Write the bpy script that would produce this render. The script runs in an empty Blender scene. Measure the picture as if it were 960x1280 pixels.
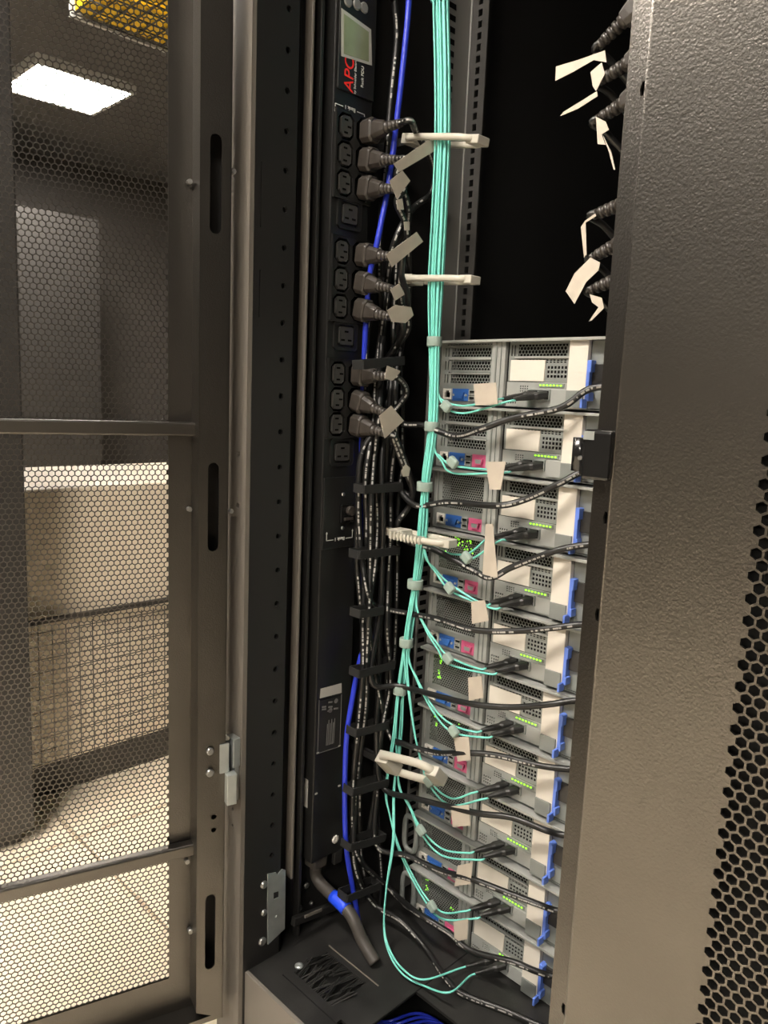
import bpy, math, random
from mathutils import Vector, Matrix
from mathutils.geometry import tessellate_polygon
R = random.Random(7)
H = 0.93                                   # camera height above the floor
F = 961.0                                  # focal length in pixels of a 960 x 1280 frame
scn = bpy.context.scene
COL = scn.collection

# ------------------------------------------------------------------ camera
def nrm(v): return Vector(v).normalized()
_d = nrm((219-480, 6900-640, F)); _l = Vector((-488-480, 452-640, F)); _l = (_l-_d*_l.dot(_d)).normalized()
AX = -_l; AZ = -_d; AY = AZ.cross(AX)
def ray(x, y):
    c = Vector((x-480, y-640, F)); return Vector((AX.dot(c), AY.dot(c), AZ.dot(c)))
CAM = Vector((0, 0, H))
def onX(x, y, X): r = ray(x, y); return CAM+r*(X/r.x)
def onY(x, y, Y): r = ray(x, y); return CAM+r*(Y/r.y)
def topx(p):
    v = Vector(p)-CAM; z = v.dot(fw); return 480+F*v.dot(rt)/z, 640+F*v.dot(dn)/z
def onZ(x, y, Z): r = ray(x, y); return CAM+r*((Z-H)/r.z)
cd = bpy.data.cameras.new('camera'); cam = bpy.data.objects.new('camera', cd); COL.objects.link(cam)
rt = Vector((AX.x, AY.x, AZ.x)); dn = Vector((AX.y, AY.y, AZ.y)); fw = Vector((AX.z, AY.z, AZ.z))
cam.matrix_world = Matrix(((rt.x, -dn.x, -fw.x, 0), (rt.y, -dn.y, -fw.y, 0), (rt.z, -dn.z, -fw.z, H), (0, 0, 0, 1)))
cd.sensor_fit = 'VERTICAL'; cd.sensor_height = 36; cd.lens = F/1280*36; cd.clip_start = 0.01
scn.camera = cam
# ------------------------------------------------------------------ world, exposure
w = bpy.data.worlds.new('world'); scn.world = w; w.use_nodes = True
w.node_tree.nodes['Background'].inputs[0].default_value = (0.9, 0.8, 0.65, 1)
w.node_tree.nodes['Background'].inputs[1].default_value = 0.0
vs = scn.view_settings; vs.view_transform = 'Standard'; vs.look = 'None'; vs.gamma = 1; vs.use_curve_mapping = False
vs.exposure = 0.0
LAMP = 114.0                                # radiance of the ceiling panels
CEIL = 2.55
LAMPS = [((-4.49, 1.9), 0, (.5, .5)), ((-0.95, -0.50), 0, (1.2, 0.3)), ((0.9, -1.7), 0, (1.2, 0.3)), ((-2.1, 0.0), 1, (1.2, 0.3))]

# ------------------------------------------------------------------ materials
def M(name, col, rough=.5, metal=0., spec=.5, bump=0., bscale=400., var=0., vscale=8., emit=None, estr=0., coat=0.):
    m = bpy.data.materials.new(name); m.use_nodes = True; nt = m.node_tree; b = nt.nodes['Principled BSDF']
    b.inputs['Base Color'].default_value = (*col, 1); b.inputs['Roughness'].default_value = rough
    b.inputs['Metallic'].default_value = metal; b.inputs['Specular IOR Level'].default_value = spec
    b.inputs['Coat Weight'].default_value = coat
    if emit: b.inputs['Emission Color'].default_value = (*emit, 1); b.inputs['Emission Strength'].default_value = estr
    if bump or var:
        tc = nt.nodes.new('ShaderNodeTexCoord')
    if bump:
        n = nt.nodes.new('ShaderNodeTexNoise'); n.inputs['Scale'].default_value = bscale; n.inputs['Detail'].default_value = 3
        nt.links.new(tc.outputs['Object'], n.inputs['Vector'])
        bp = nt.nodes.new('ShaderNodeBump'); bp.inputs['Strength'].default_value = bump; bp.inputs['Distance'].default_value = .001
        nt.links.new(n.outputs['Fac'], bp.inputs['Height']); nt.links.new(bp.outputs['Normal'], b.inputs['Normal'])
    if var:
        n2 = nt.nodes.new('ShaderNodeTexNoise'); n2.inputs['Scale'].default_value = vscale; n2.inputs['Detail'].default_value = 5
        nt.links.new(tc.outputs['Object'], n2.inputs['Vector'])
        r = nt.nodes.new('ShaderNodeValToRGB'); e = r.color_ramp.elements
        e[0].position = .3; e[1].position = .7
        e[0].color = (*[c*(1-var) for c in col], 1); e[1].color = (*[min(1, c*(1+var)) for c in col], 1)
        nt.links.new(n2.outputs['Fac'], r.inputs['Fac']); nt.links.new(r.outputs['Color'], b.inputs['Base Color'])
    return m
def cord_material():
    m = M('printed_cord', (.007, .007, .007), .42); nt = m.node_tree; b = nt.nodes['Principled BSDF']
    uv = nt.nodes.new('ShaderNodeUVMap'); sp = nt.nodes.new('ShaderNodeSeparateXYZ'); nt.links.new(uv.outputs[0], sp.inputs[0])
    def mth(op, a, c=None, v=None):
        n = nt.nodes.new('ShaderNodeMath'); n.operation = op
        for i, q in enumerate((a, c)):
            if q is None: continue
            if isinstance(q, (int, float)): n.inputs[i].default_value = q
            else: nt.links.new(q, n.inputs[i])
        return n.outputs[0]
    band = mth('LESS_THAN', mth('ABSOLUTE', mth('SUBTRACT', sp.outputs[1], .5)), .05)
    n1 = nt.nodes.new('ShaderNodeTexNoise'); n1.noise_dimensions = '1D'; n1.inputs['Scale'].default_value = 1
    nt.links.new(mth('MULTIPLY', sp.outputs[0], 190.), n1.inputs['W'])
    n2 = nt.nodes.new('ShaderNodeTexNoise'); n2.noise_dimensions = '1D'; n2.inputs['Scale'].default_value = 1
    nt.links.new(mth('MULTIPLY', sp.outputs[0], 17.), n2.inputs['W'])
    f = mth('MULTIPLY', band, mth('MULTIPLY', mth('GREATER_THAN', n1.outputs['Fac'], .46), mth('GREATER_THAN', n2.outputs['Fac'], .48)))
    mx = nt.nodes.new('ShaderNodeMix'); mx.data_type = 'RGBA'
    mx.inputs[6].default_value = (.007, .007, .007, 1); mx.inputs[7].default_value = (.34, .33, .31, 1)
    nt.links.new(f, mx.inputs[0]); nt.links.new(mx.outputs[2], b.inputs['Base Color'])
    return m
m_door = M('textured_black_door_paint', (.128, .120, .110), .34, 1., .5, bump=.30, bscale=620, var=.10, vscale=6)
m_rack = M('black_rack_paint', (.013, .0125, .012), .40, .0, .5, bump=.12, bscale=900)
m_edge = M('rack_paint_lit', (.135, .122, .105), .5, .0, .5, bump=.12, bscale=900)  # black rack paint lightened, light on these faces put into the colour
m_base = M('dusty_black_base', (.013, .0127, .012), .5, .0, .5, bump=.2, bscale=700, var=.5, vscale=25)
m_pdu = M('power_strip_black', (.010, .010, .0097), .4, bump=.1, bscale=1500)
m_pdu2 = M('outlet_black', (.022, .0215, .021), .35)
m_core = M('outlet_core_black', (.040, .039, .037), .38)
m_slot = M('slot_shade', (.002, .002, .002), .9, spec=.1)  # flat near-black, stands for the shade inside slots and recesses
m_plug = M('plug_rubber', (.036, .031, .027), .36, var=.2, vscale=120)
m_cord = cord_material()
m_cord2 = M('plain_black_cord', (.009, .009, .009), .38)
m_strap = M('black_strap', (.006, .006, .006), .8)
m_aqua = M('aqua_fibre_jacket', (.175, .60, .52), .38)
m_blue = M('blue_cable_jacket', (.018, .035, .45), .35)
m_tape = M('blue_tape', (.01, .06, .75), .45)
m_greyc = M('dark_grey_feed_cable', (.045, .040, .035), .55)
m_tag = M('pale_paper_tag', (.40, .355, .295), .6, var=.06, vscale=60)
m_vel = M('pale_grey_velcro', (.25, .32, .285), .8, bump=.5, bscale=1500)
m_ring = M('ivory_nylon', (.45, .43, .37), .45)
m_srv = M('zinc_sheet', (.232, .247, .235), .42, .25, .5, bump=.05, bscale=300, var=.06, vscale=20)
m_srv2 = M('zinc_sheet_pale', (.33, .34, .322), .45, .2, .5, var=.05, vscale=20)
m_lab = M('white_server_label', (.62, .58, .51), .55)
m_dark = M('dark_interior', (.006, .006, .006), .8, spec=.2)  # near-black, shade of enclosed places put into the colour
m_vga = M('blue_port', (.03, .11, .36), .4)
m_pink = M('pink_port', (.48, .09, .19), .4)
m_latchb = M('blue_latch', (.11, .20, .62), .4)
m_white = M('white_port', (.62, .60, .55), .45)
m_green = M('green_status_light', (.1, .5, .02), .4, emit=(.30, 1, .02), estr=2.2)
m_boot = M('black_connector_boot', (.022, .022, .021), .4)
m_steel = M('galvanised_steel', (.42, .45, .44), .38, .7, .5, var=.12, vscale=40)
m_screw = M('dull_screw', (.36, .36, .35), .35, .9)
m_railk = M('rail_black', (.045, .044, .042), .45)
m_rail = M('rail_steel', (.21, .205, .195), .42, .3, .5)
m_lcd = M('lcd_glass', (.20, .23, .14), .12, var=.18, vscale=22)
m_film = M('clear_film', (.40, .40, .36), .15)
m_red = M('red_print', (.80, .025, .02), .5)
m_prt = M('pale_print', (.62, .62, .58), .6)
m_gprt = M('grey_print', (.16, .16, .155), .6)
m_btn = M('grey_button', (.17, .17, .165), .4)
m_glab = M('grey_label', (.40, .39, .36), .55)
m_lock = M('gloss_black_lock', (.007, .007, .007), .18)
m_tile = M('beige_floor_tile', (.80, .71, .565), .34, var=.05, vscale=5)
m_grout = M('tile_joint', (.22, .18, .13), .8)
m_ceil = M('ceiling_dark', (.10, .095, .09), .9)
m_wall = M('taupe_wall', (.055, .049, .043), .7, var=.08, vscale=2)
m_wall2 = M('pale_wall', (.55, .48, .38), .7, var=.05, vscale=2)
m_lamp = M('lamp_diffuser', (.9, .9, .9), .5, emit=(1, .915, .81), estr=LAMP)
m_lframe = M('lamp_frame', (.6, .6, .58), .5)
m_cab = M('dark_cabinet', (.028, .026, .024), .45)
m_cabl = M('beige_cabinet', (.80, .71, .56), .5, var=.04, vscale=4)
m_wire = M('dark_wire', (.03, .027, .024), .5)
m_yel = M('yellow_duct', (.95, .62, .02), .4)

# ------------------------------------------------------------------ mesh helpers
class MB:
    def __init__(s): s.v = []; s.f = []; s.uv = {}; s.sm = set()
    def add(s, vs, fs, smooth=False):
        o = len(s.v); s.v += [Vector(p) for p in vs]
        for f in fs:
            if smooth: s.sm.add(len(s.f))
            s.f.append(tuple(i+o for i in f))
        return s
    def box(s, a, b):
        x0, x1 = sorted((a[0], b[0])); y0, y1 = sorted((a[1], b[1])); z0, z1 = sorted((a[2], b[2]))
        return s.add([(x0,y0,z0),(x1,y0,z0),(x1,y1,z0),(x0,y1,z0),(x0,y0,z1),(x1,y0,z1),(x1,y1,z1),(x0,y1,z1)],
              [(0,3,2,1),(4,5,6,7),(0,1,5,4),(1,2,6,5),(2,3,7,6),(3,0,4,7)])
    def obox(s, c, ax, ay, az, hx, hy, hz):          # oriented box: centre, unit axes, half sizes
        c = Vector(c); vs = []
        for k in (-1, 1):
            for i, j in ((-1,-1),(1,-1),(1,1),(-1,1)): vs.append(c+ax*(i*hx)+ay*(j*hy)+az*(k*hz))
        return s.add(vs, [(0,3,2,1),(4,5,6,7),(0,1,5,4),(1,2,6,5),(2,3,7,6),(3,0,4,7)])
    def rings(s, rings, cap=True, smooth=True, closed=False):
        n = len(rings[0]); o = len(s.v)
        for r in rings: s.v += [Vector(p) for p in r]
        m = len(rings)
        for i in range(m if closed else m-1):
            for j in range(n):
                k = (j+1) % n; i2 = (i+1) % m
                if smooth: s.sm.add(len(s.f))
                s.f.append((o+i*n+j, o+i*n+k, o+i2*n+k, o+i2*n+j))
        if cap and not closed:
            s.f.append(tuple(o+j for j in reversed(range(n)))); s.f.append(tuple(o+(m-1)*n+j for j in range(n)))
        return s
    def cyl(s, p, q, r, n=12, r2=None, smooth=True):
        p, q = Vector(p), Vector(q); d = (q-p).normalized()
        a = d.orthogonal().normalized(); b = d.cross(a); r2 = r if r2 is None else r2
        c = lambda o, rr: [o+(a*math.cos(t*2*math.pi/n)+b*math.sin(t*2*math.pi/n))*rr for t in range(n)]
        return s.rings([c(p, r), c(q, r2)], True, smooth)
    def lathe(s, p, d, prof, n=14):                   # prof: (distance along d, radius)
        p = Vector(p); d = Vector(d).normalized(); a = d.orthogonal().normalized(); b = d.cross(a)
        return s.rings([[p+d*h+(a*math.cos(t*2*math.pi/n)+b*math.sin(t*2*math.pi/n))*max(r, 1e-5) for t in range(n)] for h, r in prof])
    def tube(s, path, r, n=8, ref=(.7, -.7, 0), flat=1., closed=False):
        m = len(path); L = 0; rg = []; us = []; t0 = None
        ref = Vector(ref)
        for i, p in enumerate(path):
            if closed: t = (path[(i+1) % m]-path[i-1]).normalized()
            else: t = (path[min(i+1, m-1)]-path[max(i-1, 0)]).normalized()
            if i: L += (p-path[i-1]).length
            a = ref-t*ref.dot(t)
            if a.length < .15: a = t.orthogonal()
            a = a.normalized()
            if t0 is not None and a.dot(t0) < 0 and False: a = -a
            t0 = a; b = t.cross(a)
            rr = r(i/(m-1)) if callable(r) else r
            rg.append([p+a*(-math.cos(k*2*math.pi/n)*rr)+b*(math.sin(k*2*math.pi/n)*rr*flat) for k in range(n)]); us.append(L)
        o = len(s.f); s.rings(rg, not closed, True, closed)
        for i in range(m if closed else m-1):
            for j in range(n):
                u1 = us[i]; u2 = us[(i+1) % m] if not (closed and i == m-1) else us[i]+.01
                s.uv[o+i*n+j] = [(u1, j/n), (u1, (j+1)/n), (u2, (j+1)/n), (u2, j/n)]
        return s
    def plate(s, o, a, b, n, outer, holes, t):        # sheet in the (a,b) plane, thickness t behind normal n, real holes
        o = Vector(o); loops = [outer]+holes; flat = [p for l in loops for p in l]
        tri = tessellate_polygon([[Vector((p[0], p[1], 0)) for p in l] for l in loops])
        P = [o+a*p[0]+b*p[1] for p in flat]; Q = [p-n*t for p in P]; k = len(P)
        fs = []
        for tr in tri:
            nn = (P[tr[1]]-P[tr[0]]).cross(P[tr[2]]-P[tr[0]])
            tr = tuple(tr) if nn.dot(n) > 0 else tuple(reversed(tr))
            fs.append(tr); fs.append(tuple(i+k for i in reversed(tr)))
        st = 0
        for l in loops:
            for i in range(len(l)): j = (i+1) % len(l); fs.append((st+i, st+j, st+j+k, st+i+k))
            st += len(l)
        return s.add(P+Q, fs)
    def hexsheet(s, o, a, b, n, u0, u1, v0, v1, p, wall, t, back=True):
        # perforated sheet: pointed-top hexagons, pitch p, web width wall, clamped to the rectangle
        o = Vector(o); Rr = p/math.sqrt(3); rr = (p-wall)/math.sqrt(3); dv = 1.5*Rr
        ca = [(math.cos(math.radians(30+60*k)), math.sin(math.radians(30+60*k))) for k in range(6)]
        V = s.v; Fc = s.f; cache = {}
        def vt(u, v, lay):
            u = min(max(u, u0), u1); v = min(max(v, v0), v1); key = (round(u*1e5), round(v*1e5), lay)
            if key not in cache: cache[key] = len(V); V.append(o+a*u+b*v-n*(t if lay else 0))
            return cache[key]
        nr = int((v1-v0)/dv)+3; nc = int((u1-u0)/p)+3
        for r in range(-1, nr):
            cv = v0+r*dv
            for c in range(-1, nc):
                cu = u0+(c+.5*(r % 2))*p
                full = cu-p/2 >= u0-1e-9 and cu+p/2 <= u1+1e-9 and cv-Rr >= v0 and cv+Rr <= v1
                if cu+p/2 <= u0 or cu-p/2 >= u1 or cv+Rr <= v0 or cv-Rr >= v1: continue
                out = [vt(cu+x*Rr, cv+y*Rr, 0) for x, y in ca]
                if not full:
                    q = [out[i] for i in range(6) if out[i] != out[i-1]]
                    if len(set(q)) > 2: Fc.append(tuple(q))
                    continue
                i0 = len(V); V.extend(o+a*(cu+x*rr)+b*(cv+y*rr) for x, y in ca)
                V.extend(o+a*(cu+x*rr)+b*(cv+y*rr)-n*t for x, y in ca)
                ob = [vt(cu+x*Rr, cv+y*Rr, 1) for x, y in ca] if back else None
                for k in range(6):
                    j = (k+1) % 6
                    Fc.append((out[k], out[j], i0+j, i0+k)); Fc.append((i0+k, i0+j, i0+6+j, i0+6+k))
                    if back: Fc.append((i0+6+k, i0+6+j, ob[j], ob[k]))
        return s
    def mesh(s, name, mat, off=(0, 0, 0)):
        me = bpy.data.meshes.new(name); off = Vector(off)
        me.from_pydata([tuple(p-off) for p in s.v], [], s.f)
        if s.uv:
            ul = me.uv_layers.new(name='UVMap')
            for pi, c in s.uv.items():
                for li, q in zip(me.polygons[pi].loop_indices, c): ul.data[li].uv = q
        for i in s.sm: me.polygons[i].use_smooth = True
        me.materials.append(mat); me.update()
        return me
    def build(s, name, mat, parent=None, bev=0, world=True):
        off = (0, 0, 0)
        if parent and world:
            off = Vector(parent.location)
            if parent.parent: off = off+Vector(parent.parent.location)
        o = bpy.data.objects.new(name, s.mesh(name, mat, off)); COL.objects.link(o)
        if parent: o.parent = parent
        if bev:
            b = o.modifiers.new('bevel', 'BEVEL'); b.width = bev; b.segments = 2; b.limit_method = 'ANGLE'; b.angle_limit = .6
        return o
def top(s, name, mat, label, cat, group=None, bev=0, base=None):        # a thing that is a single mesh, origin at its base
    xs = [p.x for p in s.v]; ys = [p.y for p in s.v]; zs = [p.z for p in s.v]
    c = Vector(((min(xs)+max(xs))/2, (min(ys)+max(ys))/2, min(zs)))
    o = bpy.data.objects.new(name, s.mesh(name, mat, c)); COL.objects.link(o); o.location = c
    if bev: b = o.modifiers.new('bevel', 'BEVEL'); b.width = bev; b.segments = 2; b.limit_method = 'ANGLE'; b.angle_limit = .6
    return tag(o, label, cat, group)
def tag(o, label, cat, group=None):
    o['label'] = label; o['category'] = cat
    if group: o['group'] = group
    return o
def thing(name, label, cat, loc, group=None):
    o = bpy.data.objects.new(name, None); COL.objects.link(o); o.location = Vector(loc); o.empty_display_size = .02
    return tag(o, label, cat, group)
def struct(s, name, mat, parent=None):
    o = s.build(name, mat, parent); o['kind'] = 'structure'; return o
def kids(o): return [c for c in bpy.data.objects if c.parent == o]
def dup(o, loc):
    r = o.copy(); COL.objects.link(r); r.location = Vector(loc)
    for c in kids(o):
        k = c.copy(); COL.objects.link(k); k.parent = r
        for g in kids(c): q = g.copy(); COL.objects.link(q); q.parent = k
    return r
def addcopy(me_obj, parent, loc):           # copy of a part placed at loc (parent local)
    c = me_obj.copy(); COL.objects.link(c); c.parent = parent; c.location = Vector(loc); return c
def spline(pts, per=8):                      # Catmull-Rom
    P = [Vector(p) for p in pts]; P = [P[0]*2-P[1]]+P+[P[-1]*2-P[-2]]; out = []
    for i in range(1, len(P)-2):
        a, b, c, d = P[i-1:i+3]
        for k in range(per):
            t = k/per; out.append(.5*((2*b)+(c-a)*t+(2*a-5*b+4*c-d)*t*t+(3*b-a-3*c+d)*t**3))
    out.append(P[-2]); return out
def ngon(cx, cy, r, n=10, ry=None, ph=0):
    ry = ry or r; return [(cx+r*math.cos(ph+2*math.pi*i/n), cy+ry*math.sin(ph+2*math.pi*i/n)) for i in range(n)]
def rect(x0, y0, x1, y1): return [(x0, y0), (x1, y0), (x1, y1), (x0, y1)]
def slot(cx, cy, hw, hl, n=6):
    out = [(cx+hw*math.cos(math.pi*i/n), cy+hl-hw+hw*math.sin(math.pi*i/n)) for i in range(n+1)]
    return out+[(cx-hw*math.cos(math.pi*i/n), cy-hl+hw-hw*math.sin(math.pi*i/n)) for i in range(n+1)]
def cham(x0, y0, x1, y1, c): return [(x0+c, y0), (x1-c, y0), (x1, y0+c), (x1, y1-c), (x1-c, y1), (x0+c, y1), (x0, y1-c), (x0, y0+c)]
EX, EY, EZ = Vector((1, 0, 0)), Vector((0, 1, 0)), Vector((0, 0, 1))
def text(body, size, o, xd, yd, mat, name, parent, align='LEFT', shear=0):
    c = bpy.data.curves.new('t', 'FONT'); c.body = body; c.size = size; c.align_x = align; c.extrude = .0002; c.shear = shear
    ob = bpy.data.objects.new('t', c); COL.objects.link(ob)
    dg = bpy.context.evaluated_depsgraph_get(); me = bpy.data.meshes.new_from_object(ob.evaluated_get(dg))
    bpy.data.objects.remove(ob)
    zd = xd.cross(yd); off = Vector(parent.location)
    for v in me.vertices: v.co = Vector(o)+xd*v.co.x+yd*v.co.y+zd*v.co.z-off
    me.name = name; me.materials.clear(); me.materials.append(mat)
    r = bpy.data.objects.new(name, me); COL.objects.link(r); r.parent = parent; return r

# ------------------------------------------------------------------ room shell
TX, TY, T = -1.46, .61, .6
fl = struct(MB().box((-6, -3, -.06), (3.2, 5, -.012)), 'floor', m_grout)
g = .003
tile = MB().box((g, g, -.012), (T-g, T-g, 0)).build('tile', m_tile, fl, bev=.0015)
tile.location = (TX, TY, 0)
for i in range(-6, 7):
    for j in range(-6, 7):
        if i == 0 and j == 0: continue
        addcopy(tile, fl, (TX+i*T, TY+j*T, 0))
struct(MB().box((-6, -3, CEIL), (3.2, 5, CEIL+.1)), 'ceiling', m_ceil)
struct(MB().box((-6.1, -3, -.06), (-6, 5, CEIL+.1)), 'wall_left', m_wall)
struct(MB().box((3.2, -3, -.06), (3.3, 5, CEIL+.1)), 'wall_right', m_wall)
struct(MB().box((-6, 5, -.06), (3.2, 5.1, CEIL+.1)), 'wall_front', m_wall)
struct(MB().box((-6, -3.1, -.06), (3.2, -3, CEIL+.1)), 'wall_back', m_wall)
lamplab = ['white ceiling light panel seen through the left mesh door', 'ceiling light panel over the rear aisle left of the camera',
           'ceiling light panel over the rear aisle behind the right door', 'ceiling light panel turned across the aisle end']
for i, ((x, y), rot, (a, b)) in enumerate(LAMPS):
    if rot: a, b = b, a
    t = thing('ceiling_light', lamplab[i], 'light', (x, y, CEIL-.05), 'ceiling light panels')
    MB().plate((x, y, CEIL-.05), EX, -EY, -EZ, rect(-a/2-.02, -b/2-.02, a/2+.02, b/2+.02), [rect(-a/2, -b/2, a/2, b/2)], .05).build('frame', m_lframe, t)
    MB().box((x-a/2, y-b/2, CEIL-.045), (x+a/2, y+b/2, CEIL-.035)).build('diffuser', m_lamp, t)
# things in the room beyond the left door
def tallcab(x0, y0, x1, y1, h, label, mat):
    t = thing('equipment_cabinet', label, 'cabinet', ((x0+x1)/2, (y0+y1)/2, 0))
    MB().box((x0, y0, .03), (x1, y1, h)).build('body', mat, t, bev=.004)
    MB().box((x0+.02, y0+.02, 0), (x1-.02, y1-.02, .03)).build('plinth', m_wire, t)
    n = max(1, round((x1-x0)/.6))
    return t
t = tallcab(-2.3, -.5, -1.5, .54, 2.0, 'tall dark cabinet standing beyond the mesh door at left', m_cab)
MB().box((-1.5, .44, .06), (-1.494, .445, 1.9)).build('door_seam', m_wire, t)
t = thing('storage_cabinet', 'low pale beige cabinet on a dark plinth beyond the mesh door', 'cabinet', (-1.9, 1.0, 0))
MB().box((-2.1, .56, .075), (-1.66, 1.75, .70)).build('body', m_cabl, t, bev=.005)
MB().box((-2.1, .56, 0), (-1.665, 1.75, .075)).build('plinth', m_wire, t)
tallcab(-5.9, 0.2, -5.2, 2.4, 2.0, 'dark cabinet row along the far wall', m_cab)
t = thing('wire_grid_panel', 'dark wire grid leaning upright before the pale low cabinet', 'panel', (-1.64, .9, 0))
gm = MB()
for k in range(0, 21): gm.cyl((-1.645, .55+k*.03, .075), (-1.645, .55+k*.03, .40), .0012, 5)
for k in range(0, 11): gm.cyl((-1.6425, .55, .09+k*.03), (-1.6425, 1.15, .09+k*.03), .0012, 5)
o = gm.build('wires', m_wire, t); o['kind'] = 'stuff'
MB().box((-1.65, .545, 0), (-1.638, .556, .41)).box((-1.65, 1.145, 0), (-1.638, 1.156, .41)).box((-1.65, .545, .41), (-1.638, 1.156, .42)).build('frame', m_wire, t)

# ------------------------------------------------------------------ the rack
RL, RR, RB = -.832, -.215, .541              # outer left, outer right, rear plane
RT, RF = 2.02, 1.58                          # roof height, front plane
ZB = H-.787                                  # base plate
rack = thing('server_rack', 'black server rack standing open with servers cables and power strip inside', 'rack', ((RL+RR)/2, 1.05, 0))
MB().box((RL, RB+.01, .05), (RL+.012, RF, RT)).build('side_panel', m_rack, rack)
MB().box((RR-.012, RB+.01, .05), (RR, RF, RT)).build('side_panel', m_rack, rack)
MB().box((RL, RB, RT), (RR, RF, RT+.02)).build('roof', m_rack, rack)
MB().box((RL+.012, RF-.02, .05), (RR-.012, RF, RT)).build('front_panel', m_dark, rack)
# left rear post: edge facing the aisle, its light put into the paint colour, inner face with a column of round holes
XP = -.78
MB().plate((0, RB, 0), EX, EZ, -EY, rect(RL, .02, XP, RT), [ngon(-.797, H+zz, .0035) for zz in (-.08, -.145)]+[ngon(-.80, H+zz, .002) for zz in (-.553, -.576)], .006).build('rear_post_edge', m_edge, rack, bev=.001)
holes = []
zz = -.72
while zz < 1.0:
    holes.append(ngon(.592, H+zz, .0038, 10)); zz += .0445
for z0, z1 in ((.262, .188), (.14, .085)):
    holes.append(rect(.556, H+z1, .5575, H+z0))
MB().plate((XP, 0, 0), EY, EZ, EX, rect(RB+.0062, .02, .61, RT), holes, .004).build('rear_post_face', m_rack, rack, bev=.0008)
MB().box((XP-.03, RB+.03, .15), (XP-.02, .62, RT)).build('post_backing', m_dark, rack)
MB().box((XP-.012, .607, ZB), (XP, .611, RT)).build('post_rib', m_rack, rack, bev=.001)
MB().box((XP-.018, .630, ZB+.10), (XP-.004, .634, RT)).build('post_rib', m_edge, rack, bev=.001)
MB().box((XP-.018, .646, ZB), (XP-.006, .651, RT)).build('post_rib', m_rack, rack, bev=.001)
MB().box((XP-.04, .606, ZB), (XP-.03, 1.0, RT)).build('channel_panel', m_rack, rack)
MB().box((RR-.05, RB, .02), (RR, RB+.05, RT)).build('rear_post', m_rack, rack)
# base plate with sill, cut-outs and brush
def b2(x, y): p = onZ(x, y, ZB); return (p.x, p.y)
o1 = [b2(373, 1208), b2(438, 1203), b2(430, 1240), b2(395, 1253)]
cut = [b2(462, 1290), b2(520, 1248), b2(560, 1290), b2(490, 1400)]
sq = [b2(478, 1260), b2(486, 1255), b2(493, 1259), b2(485, 1264)]
br = rect(-.735, .60, -.655, .66)
cx0 = rect(-.60, .575, -.44, .70)
MB().plate((0, 0, ZB), EX, EY, EZ, rect(RL+.015, RB+.015, RR-.015, 1.55), [br, cx0, rect(-.632, .585, -.622, .595)], .004).build('base_plate', m_base, rack)
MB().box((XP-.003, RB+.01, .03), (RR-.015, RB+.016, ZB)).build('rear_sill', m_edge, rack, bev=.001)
MB().box((-.742, .668, ZB+.0001), (-.640, .6695, ZB+.0012)).build('panel_seam', m_edge, rack)
MB().box((-.742, .585, ZB+.0001), (-.55, .5865, ZB+.0006)).box((-.60, .5865, ZB+.0001), (-.5985, .85, ZB+.0006)).build('panel_seam', m_dark, rack)
bm_ = MB()
for k in range(60):
    x = -.735+k*.08/60; y0 = .60 if k % 2 else .66
    c = Vector((x, y0, ZB-.002)); tip = Vector((x+R.uniform(-.012, .012), .63+R.uniform(-.008, .008), ZB+R.uniform(-.004, .006)))
    bm_.obox((c+tip)/2, (tip-c).normalized(), (tip-c).normalized().orthogonal().normalized(), (tip-c).normalized().cross((tip-c).normalized().orthogonal().normalized()), (tip-c).length/2, .0016, .0006)
o = bm_.build('brush_strip', m_base, rack); o['kind'] = 'stuff'
MB().box((-.75, .595, ZB-.012), (-.64, .665, ZB-.008)).build('brush_light_stop', m_base, rack)  # added sheet closing the brush opening against light from below
MB().lathe((-.739, .612, ZB), EZ, [(0, .006), (.002, .006), (.003, .003)]).build('screw', m_steel, rack)
MB().box((RL+.02, RB+.02, .03), (RR-.02, 1.5, .036)).box((RL+.02, RB+.02, .036), (RL+.026, 1.5, ZB-.004)).build('light_stop_pan', m_dark, rack)  # dark pan and wall added to keep floor light out of the base
# steel bracket and bolts low on the post
def fx(x, y, X=XP): p = onX(x, y, X); return (p.y, p.z)
MB().plate((XP+.002, 0, 0), EY, EZ, EX, [fx(334, 1180), fx(334, 1092), fx(344, 1090), fx(346, 1093), fx(352, 1086), fx(356, 1087), fx(355, 1160)],
     [[fx(341, 1124), fx(341, 1115), fx(348, 1113), fx(348, 1121)]], .002).build('steel_bracket', m_steel, rack)
for x, y, r in ((329, 1105, .0055), (329, 1140, .0045), (327, 1176, .006), (382, 1106, .005), (374, 1134, .004), (388, 1128, .003), (344, 1144, .002)):
    p = onX(x, y, XP-.001 if x < 350 else XP-.028)
    MB().lathe(p, EX, [(0, r), (.003, r), (.0045, r*.6)]).build('bolt', m_screw, rack)
a_, b_ = onX(366, 1152, XP+.004), onX(440, 1124, XP+.004)
dd = (b_-a_).normalized()
MB().obox((a_+b_)/2, dd, EX, dd.cross(EX), (b_-a_).length/2, .004, .006).build('cross_bar', m_rack, rack, bev=.001)
a_, b_ = onX(381, 1146, XP+.009), onX(402, 1137, XP+.009); dd = (b_-a_).normalized()
MB().obox((a_+b_)/2, dd, EX, dd.cross(EX), (b_-a_).length/2, .001, .002).build('cross_bar_plate', m_edge, rack)
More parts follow.
